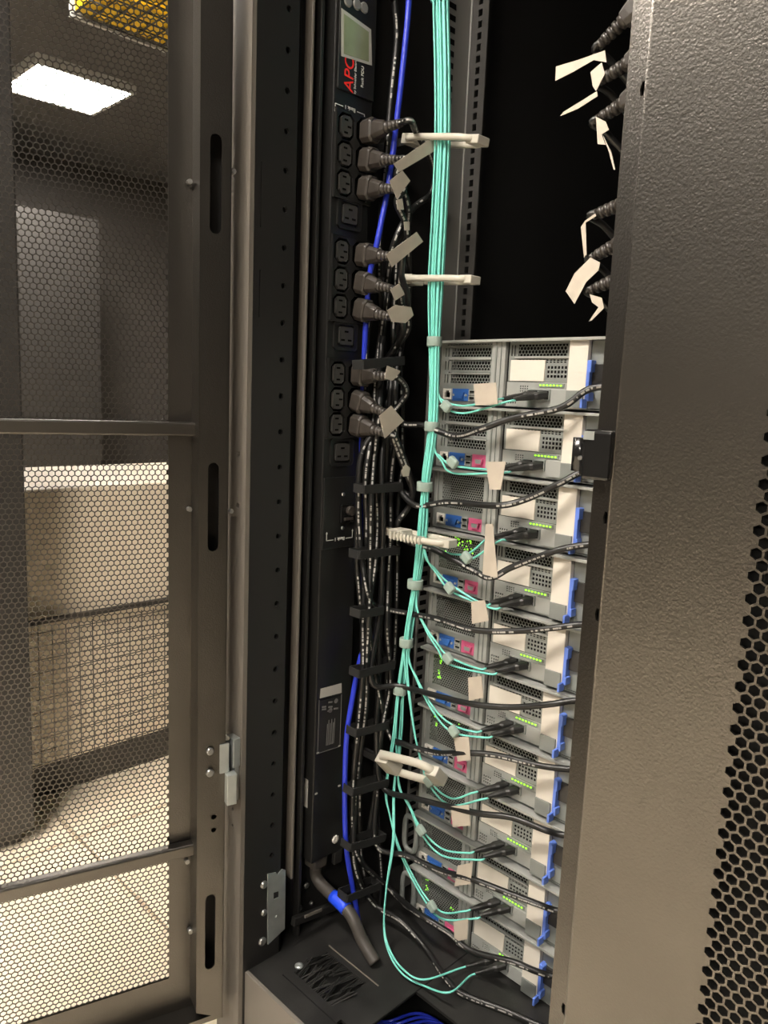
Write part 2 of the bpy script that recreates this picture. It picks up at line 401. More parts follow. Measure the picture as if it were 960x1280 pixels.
# left mounting rail behind the servers: a web with U marks and a flange with square holes
rm = MB(); z = ZB+.03
rm.box((-.752, .885, ZB+.01), (-.722, .887, z-.003))
while z < RT-.03:
    rm.plate((0, .885, 0), EX, EZ, -EY, rect(-.752, z-.003, -.722, z+.01182), [rect(-.7395, z, -.7325, z+.009)], .002); z += .01482
rm.box((-.752, .885, z-.003), (-.722, .887, RT-.01))
rm.build('mounting_rail', m_railk, rack)
MB().box((-.7535, .8835, ZB+.01), (-.7505, .887, RT-.01)).build('rail_edge', m_srv2, rack, bev=.0004)  # bright line along the rail's fold, put in as a pale strip
MB().box((-.756, .835, ZB+.01), (-.752, .887, RT-.01)).build('mounting_rail_web', m_rail, rack, bev=.0005)
mk = MB()
z = ZB+.03
while z < RT-.03:
    mk.box((-.7521, .838, z), (-.7515, .852, z+.007)); z += .01482
mk.build('rail_slot', m_slot, rack)['kind'] = 'stuff'
MB().box((RR-.075, .86, ZB), (RR-.04, .90, RT)).build('mounting_rail', m_rail, rack)
# cable loops (grey D rings) along the side of the lower servers
for (x, y) in ((513, 1042), (510, 1113)):
    p = onY(x, y, .80); ph = []
    for k in range(24):
        a = 2*math.pi*k/24; ph.append(p+Vector((.012*math.copysign(abs(math.cos(a))**.6, math.cos(a)), 0, .027*math.copysign(abs(math.sin(a))**.6, math.sin(a)))))
    MB().tube(ph, .0035, 8, ref=(0, -1, 0), flat=1.2, closed=True).build('cable_loop', m_srv, rack)

# ------------------------------------------------------------------ left door, swung open about 106 degrees
hx, hy = -.79, .50
dr = Vector((-.284, -.959, 0)).normalized(); dn_ = Vector((-dr.y, dr.x, 0))      # along the leaf, and its inner side
door = thing('rack_door', 'open perforated rack door at left with round ended slots in its edge', 'door', (hx, hy, 0))
HP = Vector((hx, hy, 0))
def leaf(x, y, off=0.):
    r = ray(x, y); q = HP+dn_*off; t = (q-CAM).dot(dn_)/r.dot(dn_); p = CAM+r*t; return (p-HP).dot(dr), p.z
OFF = -.034
s0 = leaf(212, 700, OFF)[0]; LW = .36; zb, zt = H-.785, 2.0
fr = leaf(240, 700, OFF)[0]
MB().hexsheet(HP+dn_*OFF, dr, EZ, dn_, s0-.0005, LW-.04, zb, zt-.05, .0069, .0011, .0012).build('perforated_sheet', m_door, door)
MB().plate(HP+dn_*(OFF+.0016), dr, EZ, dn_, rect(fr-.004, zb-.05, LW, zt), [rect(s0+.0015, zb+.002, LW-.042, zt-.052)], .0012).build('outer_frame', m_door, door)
sA, sB = leaf(285, 640)[0], leaf(248, 640)[0]
MB().box((0, 0, 0), (0, 0, 0))
sl = [slot((sA+sB)/2, H+zc, .0068, .054) for zc in (.226, -.143, -.707)]
cutz0, cutz1 = H-.575, H-.515
edge_out = [(sA, zb-.055), (sB, zb-.035), (sB, zt), (sA, zt)]
MB().plate(HP, dr, EZ, dn_, edge_out, sl+[ngon(-.005, H-.545, .0035), ngon(-.005, H-.563, .0035)], .0015).build('stiffener_channel', m_door, door, bev=.0007)
def lb(s, y, z): return HP+dr*s+dn_*y+EZ*z
def lbox(mb, sa, sb, ya, yb, za, zb_):
    return mb.obox(lb((sa+sb)/2, (ya+yb)/2, (za+zb_)/2), dr, dn_, EZ, abs(sb-sa)/2, abs(yb-ya)/2, abs(zb_-za)/2)
lbox(MB(), sB-.0015, sB, -.034, 0, zb-.035, zt).build('channel_side', m_door, door, bev=.0005)
lbox(MB(), sA, sA+.0015, -.034, 0, zb-.055, zt).build('channel_side', m_door, door)
lbox(MB(), sA, sB, -.036, -.0345, zb-.055, zt).build('channel_back', m_rack, door)
for zc in (-.048, -.592):
    lbox(MB(), sB-.002, LW, OFF+.003, OFF+.018, H+zc-.011, H+zc+.005).build('cross_rail', m_door, door, bev=.002)
lbox(MB(), sA, LW, -.036, -.004, zb-.058, zb-.05).build('bottom_rail', m_door, door)
lbox(MB(), LW-.004, LW, -.036, 0, zb-.05, zt).build('closing_edge', m_door, door)
for x, y in ((236, 228), (236, 636), (233, 1075), (237, 1162), (290, 216), (287, 638), (282, 920)):
    s_, z_ = leaf(x, y, OFF+.006 if x < 245 else -.01)
    c = lb(s_, OFF+.004 if x < 245 else -.01, z_)
    MB().cyl(c, c+dn_*.008, .003, 8).build('screw', m_screw, door)
# hinge between door and post
s_, z1 = leaf(262, 938); z2 = leaf(262, 965)[1]
hg = lbox(MB(), sA-.004, sA+.008, .0005, .003, z2-.004, z1+.006).build('hinge', m_steel, door, bev=.0005); hg['label'] = 'steel hinge'
for zz in (z1, z2):
    c = lb(s_, .001, zz); MB().lathe(c, dn_, [(0, .005), (.003, .005), (.004, .0035)]).build('bolt', m_screw, hg)
zc = (z1+z2)/2-.018
lbox(MB(), sA-.012, sA+.001, .0, .012, z2-.045, z2-.004).build('knuckle', m_steel, hg, bev=.001)
MB().box((-.818, RB-.008, z2-.05), (-.784, RB-.001, z2-.002)).build('post_plate', m_steel, hg, bev=.001)
MB().box((-.80, RB-.012, z2-.002), (-.782, RB-.001, z1+.008)).build('post_plate', m_steel, hg, bev=.001)
MB().box((-.80, hy-.004, z2-.048), (-.795, RB-.004, z2-.006)).build('link_plate', m_steel, hg)

# ------------------------------------------------------------------ right door folded back, close to the camera
YD = .41
rd = thing('rack_door', 'dark textured rack door with large hexagon mesh at the right edge', 'door', (-.06, YD+.03, 0))
XE, XBd, XH, X2 = -.2375, -.2225, -.1415, .10
zd0, zd1 = .06, 2.0
MB().add([(XBd, YD, zd0), (XH, YD, zd0), (XH, YD, zd1), (XBd, YD, zd1), (XBd, YD+.0015, zd0), (XH, YD+.0015, zd0), (XH, YD+.0015, zd1), (XBd, YD+.0015, zd1)],
     [(0, 1, 2, 3), (7, 6, 5, 4), (0, 4, 5, 1), (3, 2, 6, 7)]).build('face_sheet', m_door, rd)
ang = Vector((XBd-XE, 0, 0))
da = Vector((XBd-XE, -.006, 0)).normalized(); na = Vector((da.y, -da.x, 0))
Lr = Vector((XBd-XE, -.006, 0)).length
MB().cyl((XBd+.0003, YD+.0016, zd0), (XBd+.0003, YD+.0016, zd1), .0017, 16).build('bend', m_door, rd)
hl = [ngon(Lr-.0022, H+z_, .0022, 6, .0042) for z_ in (-.067, -.126, -.393, .17, .30)]
MB().plate((XE, YD+.006, 0), da, EZ, na, [(0, zd0), (Lr, zd0), (Lr, zd1), (0, zd1)], hl, .0012).build('edge_flange', m_door, rd)
MB().box((XE, YD+.0065, zd0), (XE+.0012, YD+.04, zd1)).build('edge_return', m_door, rd)
MB().box((XE+.002, YD+.012, zd0), (X2, YD+.013, zd1)).build('mesh_shade_sheet', m_dark, rd)  # near-black sheet added behind the mesh, stands for the shade there
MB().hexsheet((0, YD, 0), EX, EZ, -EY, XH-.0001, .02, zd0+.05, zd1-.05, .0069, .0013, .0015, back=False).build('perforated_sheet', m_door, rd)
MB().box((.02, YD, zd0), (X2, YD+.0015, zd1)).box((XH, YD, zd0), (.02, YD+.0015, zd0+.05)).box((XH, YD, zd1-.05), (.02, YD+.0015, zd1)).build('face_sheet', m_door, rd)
# black lock on the door's edge
lk = thing('door_lock', 'glossy black lock body gripping the edge of the right door', 'lock', onY(735, 600, YD))
def q(x, y, Y=YD): return onY(x, y, Y)
zl1, zl0 = q(745, 537).z, q(745, 600).z
MB().box((-.2415, YD-.004, zl0), (XBd-.0004, YD+.03, zl1)).build('body', m_lock, lk, bev=.002)
MB().box((-.2475, YD+.004, zl0+.001), (-.2418, YD+.03, zl1-.007)).build('bolt_housing', m_lock, lk, bev=.0015)
MB().cyl((-.2525, YD+.013, zl0+.003), (-.2525, YD+.013, zl1-.006), .0048, 16).build('roller', m_lock, lk)
MB().box((-.2405, YD-.0047, zl1-.006), (-.2335, YD-.0042, zl1-.001)).build('key_plate', m_steel, lk)
MB().cyl((-.2465, YD+.003, (zl0+zl1)/2-.003), (-.2465, YD+.0045, (zl0+zl1)/2-.003), .0014, 10).build('screw', m_screw, lk)
# neighbouring rack behind that door
nb = thing('server_rack', 'dark closed rack beside the open one behind the right door', 'rack', (.1, 1.05, 0))
MB().box((-.208, .50, .05), (.40, RF, RT)).build('body', m_dark, nb)
MB().box((-.208, .50, 0), (.40, .54, .05)).box((-.208, 1.5, 0), (.40, RF, .05)).build('plinth', m_dark, nb)

# ------------------------------------------------------------------ power strip on the left side of the rack
PX = -.777; PY0, PY1 = .661, .727
pz0 = onX(410, 1070, PX).z; pz1 = 1.95
pdu = thing('power_strip', 'long black vertical power strip with outlets and small grey display', 'power strip', (PX-.02, .695, pz0))
MB().box((PX-.030, PY0, pz0), (PX, PY1, pz1)).build('housing', m_pdu, pdu, bev=.0015)
MB().box((PX-.030, PY0-.004, pz0), (PX-.022, PY0, pz1)).build('mounting_edge', m_pdu, pdu, bev=.001)
def pp(x, y, d=0.): p = onX(x, y, PX+d); return p
zo = [pp(428, 158).z, pp(427, 193).z, pp(426, 229).z, pp(423, 314).z, pp(422, 349).z, pp(421, 383).z, pp(418, 467).z, pp(417, 499).z, pp(417, 530).z]
z19 = [pp(433, 268).z, pp(429, 420).z, pp(425, 565).z]
C1, C2 = .680, .711
for gi in range(3):
    za, zb2 = zo[gi*3]+.019, zo[gi*3+2]-.019
    og = [cham(c-.0135, zo[gi*3+i]-.0160, c+.0135, zo[gi*3+i]+.0160, .007) for c in (C1, C2) for i in range(3)]
    MB().plate((PX+.004, 0, 0), EY, EZ, EX, rect(PY0+.002, zb2, PY1-.001, za), og, .0035).build('outlet_block', m_pdu, pdu, bev=.0006)
    MB().box((PX, PY0+.004, zb2+.001), (PX+.0004, PY1-.003, za-.001)).build('outlet_shade', m_slot, pdu)  # flat black sheet, stands in for shade inside the outlet openings
    zc = z19[gi]
    MB().plate((PX+.003, 0, 0), EY, EZ, EX, cham(.671, zc-.019, .712, zc+.019, .004), [cham(.6765, zc-.0145, .7065, zc+.0145, .003)], .0028).build('outlet_frame', m_pdu, pdu, bev=.0008)
core = core19 = None
for i, z_ in enumerate(zo):
    for c in (C1, C2):
        if c == C2: continue
        if core is None:
            core = MB().plate((PX+.0045, c, z_), EY, EZ, EX, cham(-.0085, -.0122, .0085, .0122, .0035), [], .004).build('outlet', m_core, pdu, bev=.0005)
            for dy, dz in ((-.001, .0075), (.0045, 0), (-.001, -.0075)):
                MB().box((PX+.0044, c+dy-.003, z_+dz-.0011), (PX+.0049, c+dy+.003, z_+dz+.0011)).build('pin_slot', m_slot, core)
            base0 = Vector((c, z_)); 
        else:
            k = core.copy(); COL.objects.link(k); k.location = (0, c-base0.x, z_-base0.y)
            for s_ in kids(core): e = s_.copy(); COL.objects.link(e); e.parent = k
for zc in z19:
    if core19 is None:
        core19 = MB().plate((PX+.004, .6915, zc), EY, EZ, EX, cham(-.0118, -.0112, .0118, .0112, .002), [], .0035).build('outlet', m_core, pdu, bev=.0005)
        for dy, dz in ((0, .0055), (-.006, -.0055), (.006, -.0055)):
            MB().box((PX+.0039, .6915+dy-.0032, zc+dz-.0012), (PX+.0044, .6915+dy+.0032, zc+dz+.0012)).build('pin_slot', m_slot, core19)
        b19 = zc
    else:
        k = core19.copy(); COL.objects.link(k); k.location = (0, 0, zc-b19)
        for s_ in kids(core19): e = s_.copy(); COL.objects.link(e); e.parent = k
# display module
zd = pp(445, 120).z
MB().box((PX, PY0+.004, zd), (PX+.003, PY1-.001, pz1-.02)).build('display_module', m_pdu, pdu, bev=.0008)
d0 = PX+.0031
def quad_plate(pts, X, t, name, mat):
    P = [onX(x, y, X) for x, y in pts]
    return MB().plate((X, 0, 0), EY, EZ, EX, [(p.y, p.z) for p in P], [], t).build(name, mat, pdu)
quad_plate([(427, 70), (465, 82), (464, 37), (427, 10)], PX+.0037, .0005, 'screen_film', m_film)
quad_plate([(430, 67), (461, 77), (461, 40), (430, 17)], PX+.0041, .0006, 'screen', m_lcd)
for x, y in ((435, 2), (446, 6), (455, 10)):
    p = onX(x, y, d0); MB().lathe(p, EX, [(0, .0065), (.0012, .0065), (.002, .005)], 18).build('button', m_btn, pdu)
p = pp(441, 117, .0033); text('APC', .0215, (d0+.0002, p.y, p.z), EZ, -EY, m_red, 'logo_lettering', pdu, shear=.1)
p = pp(444.5, 118, .0033); text('by Schneider Electric', .0048, (d0+.0002, p.y, p.z), EZ, -EY, m_prt, 'printed_lettering', pdu)
p = pp(454, 110, .0033); text('Rack PDU', .006, (d0+.0002, p.y, p.z), EZ, -EY, m_prt, 'printed_lettering', pdu)
def bank(pl, pr, py, dz, X):                 # bracket lines with arrow heads either side of the words
    a = onX(pl, py, X); b = onX(pr, py, X); z = a.z; mb = MB()
    L = b.y-a.y; e = .0005
    mb.box((X, a.y, z-e), (X+.0003, a.y+L*.26, z+e)).box((X, b.y-L*.26, z-e), (X+.0003, b.y, z+e))
    mb.box((X, a.y-e, z), (X+.0003, a.y+e, z+dz)).box((X, b.y-e, z), (X+.0003, b.y+e, z+dz))
    for yy in (a.y, b.y):
        mb.add([(X+.0002, yy-.0018, z+dz), (X+.0002, yy+.0018, z+dz), (X+.0002, yy, z+dz*1.35)], [(0, 1, 2)])
    mb.build('printed_bracket', m_prt, pdu)
    text('Bank 1', .0068, (X+.0001, (a.y+b.y)/2, z+.0024), -EY, -EZ, m_prt, 'printed_lettering', pdu, 'CENTER')
zk = pp(420, 128).z
bank(419, 456, 129, -.008, PX+.0003)
# breaker module
zm1, zm0 = pp(410, 597).z, pp(404, 687).z
MB().box((PX, PY0+.001, zm0), (PX+.003, PY1-.001, zm1)).build('breaker_module', m_pdu, pdu, bev=.0008)
bank(408, 440, 676, .009, PX+.0032)
p = pp(429, 641)
MB().box((PX+.003, p.y-.010, p.z-.013), (PX+.008, p.y+.012, p.z+.013)).build('breaker', m_lock, pdu, bev=.001)
MB().cyl((PX+.008, p.y+.004, p.z+.004), (PX+.014, p.y+.004, p.z+.004), .0065, 14).box((PX+.008, p.y-.006, p.z-.009), (PX+.011, p.y+.01, p.z-.005)).build('breaker_button', m_plug, pdu, bev=.0006)
for x, y in ((429, 618), (428, 660)):
    MB().lathe(pp(x, y, .003), EX, [(0, .0028), (.001, .0028), (.0016, .0015)]).build('screw', m_screw, pdu)
# lower part: pale label, rating plate with print, screw, side label
def lab(pts, X, mat, name='label', t=.0004): return quad_plate(pts, X, t, name, mat)
lab([(400, 873), (427, 866), (427, 854), (401, 861)], PX+.0006, m_glab, 'pale_label')
lab([(397, 942), (425, 932), (427, 870), (400, 877)], PX+.0005, m_pdu2, 'rating_plate')
mb = MB()
def dash(x0, y0, x1, y1, wd):
    a = onX(x0, y0, PX+.0007); b = onX(x1, y1, PX+.0007); dd = (b-a)
    if dd.length < 1e-6: return
    d1 = dd.normalized(); mb.obox((a+b)/2, d1, d1.cross(EX), EX, dd.length/2, wd, .0002)
dash(397, 942, 399, 875, .0003); dash(425, 932, 427, 868, .0003); dash(397, 942, 425, 933, .0003)
for k in range(6): dash(408+k*1.8, 932-k*.6, 409.5+k*1.8, 905-(k*5) % 9, .0004)
for x, y in ((405, 887), (413, 884), (412, 889), (420, 886), (413, 878), (405, 884)): dash(x-2.5, y, x+2.5, y-.6, .0012)
mb.build('rating_print', m_gprt, pdu)
for x, y in ((420, 876), (413, 888)): MB().lathe(pp(x, y, .0006), EX, [(0, .0035), (.0003, .0035)]).build('approval_mark', m_gprt, pdu)
MB().lathe(pp(419, 1049, .0), EX, [(0, .0062), (.0015, .0062), (.0018, .003), (.0012, .0012)]).build('earth_screw', m_white, pdu)
MB().box((PX-.024, PY0-.0006, pp(378, 1020).z), (PX-.012, PY0-.0001, pp(378, 985).z)).build('side_label', m_glab, pdu)
for x, y in ((395, 992), (424, 982), (397, 941), (424, 932)):
    p = pp(x, y); MB().box((PX, p.y-.002, p.z-.001), (PX+.001, p.y+.002, p.z+.001)).build('clip_tab', m_glab, pdu)
MB().box((PX-.028, PY0+.01, pz0-.018), (PX-.004, PY0+.034, pz0)).build('cable_gland', m_greyc, pdu, bev=.002)
MB().box((PX-.006, PY1-.022, pz0-.02), (PX+.001, PY1-.006, pz0)).build('mounting_clip', m_rack, pdu, bev=.001)
# feed cable with blue tape
fc = thing('feed_cable', 'thick dark feed cable with blue tape below the power strip', 'cable', onZ(468, 1206, ZB))
cp = [Vector((PX-.016, PY0+.022, pz0-.012)), onX(402, 1102, -.785), onX(413, 1128, -.772), onX(431, 1157, -.752), onX(450, 1181, -.722), onZ(469, 1203, ZB+.007)]
cp = [cp[0], cp[0]+Vector((.006, .002, -.030)), cp[0].lerp(cp[-1], .52)+Vector((.006, 0, .004)), cp[-1].lerp(cp[0], .2), cp[-1]]
pth = spline(cp, 12); MB().tube(pth, .0088, 14).build('jacket', m_greyc, fc)
i0 = min(range(len(pth)), key=lambda i: abs(topx(pth[i])[1]-1126))
MB().tube(pth[i0-2:i0+4], .0097, 14).build('tape', m_tape, fc)

# ------------------------------------------------------------------ the ten servers (built once per kind, then copied)
SC = .97
XS, YS, UH = -.733*SC, .837*SC, .0889*SC    # the stack, at its slightly reduced size
ZT = onY(553, 425, YS).z                      # top of the stack
SW = .44
def P(mb, name, mat, par, bev=0, stuff=False):
    o = mb.build(name, mat, par, bev)
    if stuff: o['kind'] = 'stuff'
    return o
def grid(u0, v0, u1, v1, nu, nv, fill=.62):
    du, dv = (u1-u0)/nu, (v1-v0)/nv
    return [rect(u0+i*du+du*(1-fill)/2, v0+j*dv+dv*(1-fill)/2, u0+(i+1)*du-du*(1-fill)/2, v0+(j+1)*dv-dv*(1-fill)/2) for i in range(nu) for j in range(nv)]
def make_server(kind):
    t = bpy.data.objects.new('rack_server', None); COL.objects.link(t); t.empty_display_size = .02
    sh = MB().box((0, 0, .0858), (SW, .62, .0870)).box((0, 0, .0006), (SW, .62, .0018)).box((0, 0, .0018), (.0014, .62, .0858)).box((SW-.0014, 0, .0018), (SW, .62, .0858))
    P(sh, 'chassis', m_srv, t)
    P(MB().box((.0015, .035, .002), (SW-.0015, .61, .0856)), 'interior_shade', m_dark, t)  # near-black block, stands in for the shade behind the grilles
    P(MB().box((0, -.013, .0862), (SW, 0, .0870)).box((0, -.0135, .0835), (SW, -.0128, .0870)), 'cover_lip', m_srv2, t, .0003)
    # left expansion area
    if kind == 0:
        win = [rect(.020, v, .088, v+.0125) for v in (.0655, .0475, .0295)]
        sl_ = [rect(u, v, u+.0018, v+.012) for u in (.008, .013) for v in (.0655, .0475, .0295)]
        ds = grid(.014, .0600, .090, .0630, 14, 1, .6)+grid(.014, .0425, .090, .0455, 14, 1, .6)+grid(.010, .0805, .09, .083, 16, 1, .6)
        P(MB().plate((0, 0, 0), EX, EZ, -EY, rect(.0014, .0265, .094, .0850), win+sl_+ds, .001), 'slot_bracket', m_srv, t, .0002)
        for v in (.0655, .0475, .0295):
            P(MB().hexsheet((0, .0012, 0), EX, EZ, -EY, .0165, .0915, v-.0035, v+.0160, .0050, .0009, .0006, False), 'slot_grille', m_srv, t)
        P(MB().plate((0, -.002, 0), EX, EZ, -EY, rect(.0165, .0615, .090, .0645), [], .002), 'slot_ridge', m_srv2, t, .0005)
        P(MB().plate((0, -.002, 0), EX, EZ, -EY, rect(.0165, .0435, .090, .0420), [], .002), 'slot_ridge', m_srv2, t, .0005)
    else:
        P(MB().plate((0, 0, 0), EX, EZ, -EY, rect(.0014, .0265, .094, .0850), [rect(.0155, .0295, .0905, .0825)], .001), 'grille_frame', m_srv, t, .0002)
        P(MB().hexsheet((0, .0008, 0), EX, EZ, -EY, .0150, .091, .029, .083, .0038, .00085, .0006, False), 'honeycomb_grille', m_srv, t)
        P(MB().box((.0070, -.003, .030), (.0085, 0, .082)), 'frame_ridge', m_srv2, t, .0003)
    # ports along the bottom left
    P(MB().plate((0, .0004, 0), EX, EZ, -EY, rect(.0014, .0018, .094, .0265), [rect(.0115, .0095, .0225, .019)], .001), 'port_panel', m_srv, t, .0002)
    p_ = P(MB().plate((0, -.003, 0), EX, EZ, -EY, rect(.0095, .0070, .0245, .0215), [rect(.0120, .0095, .0222, .0165), rect(.0145, .0165, .0197, .0190)], .004), 'network_port', m_white, t, .0003)
    P(MB().box((.0115, .004, .009), (.0226, .006, .0195)), 'port_cavity', m_slot, p_)
    p_ = P(MB().plate((0, -.0012, 0), EX, EZ, -EY, rect(.0255, .0055, .0535, .0215), [], .0015), 'video_port', m_vga, t, .0003)
    P(MB().plate((0, -.0045, 0), EX, EZ, -EY, [(.0335, .0090), (.0455, .0090), (.0475, .0170), (.0315, .0170)], [], .0035), 'connector', m_vga, p_, .0006)
    P(MB().cyl((.0288, -.0035, .0132), (.0288, -.001, .0132), .0017, 6).cyl((.0502, -.0035, .0132), (.0502, -.001, .0132), .0017, 6), 'jack_screw', m_srv2, p_)
    for v in (.0055, .0140):
        p_ = P(MB().plate((0, -.0022, 0), EX, EZ, -EY, rect(.0550, v, .0655, v+.0070), [rect(.0560, v+.001, .0645, v+.006)], .003), 'usb_port', m_srv2, t, .0002)
        P(MB().box((.0563, .001, v+.0012), (.0642, .002, v+.0058)).box((.0565, -.0015, v+.0032), (.0640, .001, v+.0050)), 'usb_tongue', m_lock, p_)
    if kind != 0 or True:
        p_ = P(MB().plate((0, -.0012, 0), EX, EZ, -EY, rect(.0675, .0050, .0915, .0220), [], .0015), 'serial_port', m_pink, t, .0003)
        P(MB().plate((0, -.0045, 0), EX, EZ, -EY, [(.0745, .0090), (.0855, .0090), (.0870, .0170), (.0730, .0170)], [], .0035), 'connector', m_pink, p_, .0006)
        P(MB().plate((0, -.0048, 0), EX, EZ, -EY, [(.0757, .0102), (.0843, .0102), (.0854, .0158), (.0746, .0158)], [], .0003), 'pin_field', m_srv, p_)
    # centre column
    P(MB().box((.0945, -.007, .002), (.1165, 0, .0855)), 'centre_column', m_srv2, t, .0008)
    P(MB().box((.1010, -.0085, .004), (.1035, -.007, .084)).box((.1095, -.0085, .004), (.1105, -.007, .084)), 'column_rib', m_srv, t, .0004)
    P(MB().box((.1168, -.0005, .002), (.1180, .002, .0855)), 'column_gap', m_slot, t)
    # right expansion area
    win = [rect(.132, .066, .205, .0805), rect(.132, .0565, .205, .0625)]
    sl_ = [rect(.121, .066, .1228, .080), rect(.1255, .066, .1273, .080)]+grid(.120, .004, .1345, .017, 4, 3, .55)+grid(.177, .038, .207, .0545, 6, 3, .62)
    P(MB().plate((0, 0, 0), EX, EZ, -EY, rect(.118, .0265+.007, .2115, .0850), win+sl_[:2]+sl_[14:], .001), 'riser_bracket', m_srv, t, .0002)
    P(MB().hexsheet((0, .0012, 0), EX, EZ, -EY, .1285, .2085, .0625, .0840, .0050, .0009, .0006, False), 'slot_grille', m_srv, t)
    P(MB().plate((0, .0008, 0), EX, EZ, -EY, rect(.131, .056, .206, .063), grid(.132, .057, .205, .062, 14, 2, .6), .0006), 'vent_strip', m_srv, t)
    P(MB().plate((0, -.002, 0), EX, EZ, -EY, rect(.128, .0632, .209, .0650), [], .002), 'slot_ridge', m_srv2, t, .0005)
    P(MB().plate((0, -.0016, 0), EX, EZ, -EY, rect(.1225, .0345, .1745, .0605), [], .0012), 'white_label', m_lab, t, .0003)
    # network card with status lights
    P(MB().plate((0, -.001, 0), EX, EZ, -EY, rect(.118, .0018, .212, .0330), sl_[2:14]+grid(.138, .020, .152, .029, 4, 3, .55)+[rect(.153, .011, .1685, .0235), rect(.170, .011, .1855, .0235)], .001), 'network_card', m_srv2, t, .0002)
    for u in (.1525, .1695):
        P(MB().plate((0, -.004, 0), EX, EZ, -EY, rect(u, .0105, u+.0165, .024), [rect(u+.0012, .0117, u+.0153, .0228)], .012), 'port_cage', m_steel, t)
    gl = P(MB().box((.1685, -.0022, .0272), (.2050, -.001, .0318)), 'light_bar', m_srv, t)
    for k in range(7):
        P(MB().box((.1695+k*.005, -.0028, .0285), (.1720+k*.005, -.0022, .0303)), 'status_light', m_green, gl)
    P(MB().box((.189, -.004, .004), (.2105, 0, .025)), 'card_latch', m_srv2, t, .0005)
    # right column and power supplies
    P(MB().box((.2125, -.008, .002), (.2385, 0, .0855)), 'right_column', m_lab, t, .0008)
    P(MB().box((.2135, -.0105, .003), (.2370, -.008, .024)), 'column_foot', m_srv, t, .0006)
    P(MB().box((.2395, -.010, .012), (.2440, .0, .060)).box((.2440, -.013, .012), (.2470, -.002, .022)).box((.2440, -.013, .046), (.2470, -.002, .060)).box((.2395, -.020, .003), (.2425, -.008, .014)), 'release_latch', m_latchb, t, .0006)
    for u in (.2388, .346):
        p_ = P(MB().plate((0, 0, 0), EX, EZ, -EY, rect(u, .003, u+.094 if u > .3 else u+.107, .084), [ngon(u+.062, .044, .026, 16)], .001), 'power_supply', m_srv, t, .0002)
        P(MB().hexsheet((0, .0008, 0), EX, EZ, -EY, u+.034, u+.090, .016, .072, .0056, .0012, .0006, False), 'fan_grille', m_srv, p_)
        P(MB().box((u+.004, -.004, .03), (u+.028, 0, .056)), 'power_inlet', m_pdu2, p_, .0006)
    return t
protos = [make_server(0), make_server(1)]
order = ['topmost', 'second from the top', 'third from the top', 'fourth from the top', 'fifth from the top', 'sixth from the top', 'seventh from the top', 'eighth from the top', 'ninth from the top', 'bottom']
used = [False, False]; servers = []
for k in range(10):
    kind = 0 if k < 2 else 1; loc = (XS, YS, ZT-(k+1)*UH)
    if not used[kind]: s_ = protos[kind]; s_.location = loc; used[kind] = True
    else: s_ = dup(protos[kind], loc)
    s_.scale = (SC, SC, SC)
    servers.append(s_)
    tag(s_, 'grey rack server, %s in the stack, with %s' % (order[k], 'three slot grilles at left' if kind == 0 else 'a honeycomb grille at left'), 'server', 'rack servers stacked in the rack')
# green glow lamps behind some honeycomb grilles
for k, uv in ((3, [(.045, .068), (.055, .064), (.060, .073), (.038, .075), (.066, .061), (.020, .05), (.019, .066)]), (5, [(.020, .045), (.020, .060), (.022, .070), (.019, .037), (.055, .075)]),
              (6, [(.018, .05), (.024, .07), (.018, .065), (.06, .07)]), (7, [(.018, .07), (.021, .06)]), (9, [(.018, .06), (.022, .07), (.018, .045), (.07, .035)])):
    mb = MB()
    for u, v in uv: [mb.lathe((u+R.uniform(-.004, .004), .012, v+R.uniform(-.004, .004)), -EY, [(0, .0013), (.001, .0013), (.0016, .0005)], 6) for _ in range(4)]
    o = bpy.data.objects.new('inner_light', mb.mesh('inner_light', m_green)); COL.objects.link(o); o.parent = servers[k]; o['kind'] = 'stuff'

# ------------------------------------------------------------------ power cords: plug in the strip, run down the bundle, cross to a server
LANE = [(300, 503), (400, 494), (450, 485), (540, 476), (600, 474), (690, 474), (760, 470), (830, 470), (900, 464), (980, 458), (1060, 458), (1130, 470)]
def lane(y):
    for (y0, x0), (y1, x1) in zip(LANE, LANE[1:]):
        if y0 <= y <= y1: return x0+(x1-x0)*(y-y0)/(y1-y0)
    return LANE[0][1] if y < LANE[0][0] else LANE[-1][1]
CROSS = [  # pixel path over the servers, with its depth
 [(500, 527), (530, 532), (568, 545), (602, 536), (640, 523), (700, 510), (735, 487)],
 [(500, 612), (520, 632), (560, 628), (620, 632), (655, 625), (700, 604), (728, 590)],
 [(508, 676), (540, 686), (590, 712), (613, 722), (640, 709), (690, 690), (726, 682)],
 [(461, 746), (482, 761), (540, 772), (590, 787), (640, 789), (690, 785), (722, 781)],
 [(464, 851), (500, 857), (540, 868), (590, 880), (640, 884), (690, 880), (716, 876)],
 [(485, 914), (505, 930), (545, 941), (580, 941), (620, 944), (675, 957), (708, 961)],
 [(478, 983), (520, 998), (560, 1008), (600, 1017), (640, 1022), (680, 1037), (700, 1043)],
 [(470, 1055), (510, 1070), (550, 1088), (590, 1099), (640, 1118), (675, 1131), (694, 1138)],
 [(488, 1112), (520, 1140), (560, 1165), (590, 1189), (640, 1202), (670, 1214), (690, 1220)],
 [(468, 1130), (500, 1150), (530, 1183), (560, 1226), (580, 1243), (630, 1262), (686, 1285)]]
plugrow = [(443, 163), (443, 197), (442, 231), (440, 319), (438, 352), (437, 384), (434, 466), (434, 499), (433, 529)]
dirs = [(1, .05, .0), (1, 0, -.16), (1, 0, -.16), (1, 0, -.12), (1, 0, -.2), (1, 0, -.22), (1, 0, -.02), (1, 0, -.26), (1, 0, -.14)]
target = [9, 8, 7, 6, 5, 4, 3, 1, 2]         # crossing that each plug feeds; the topmost crossing comes from above
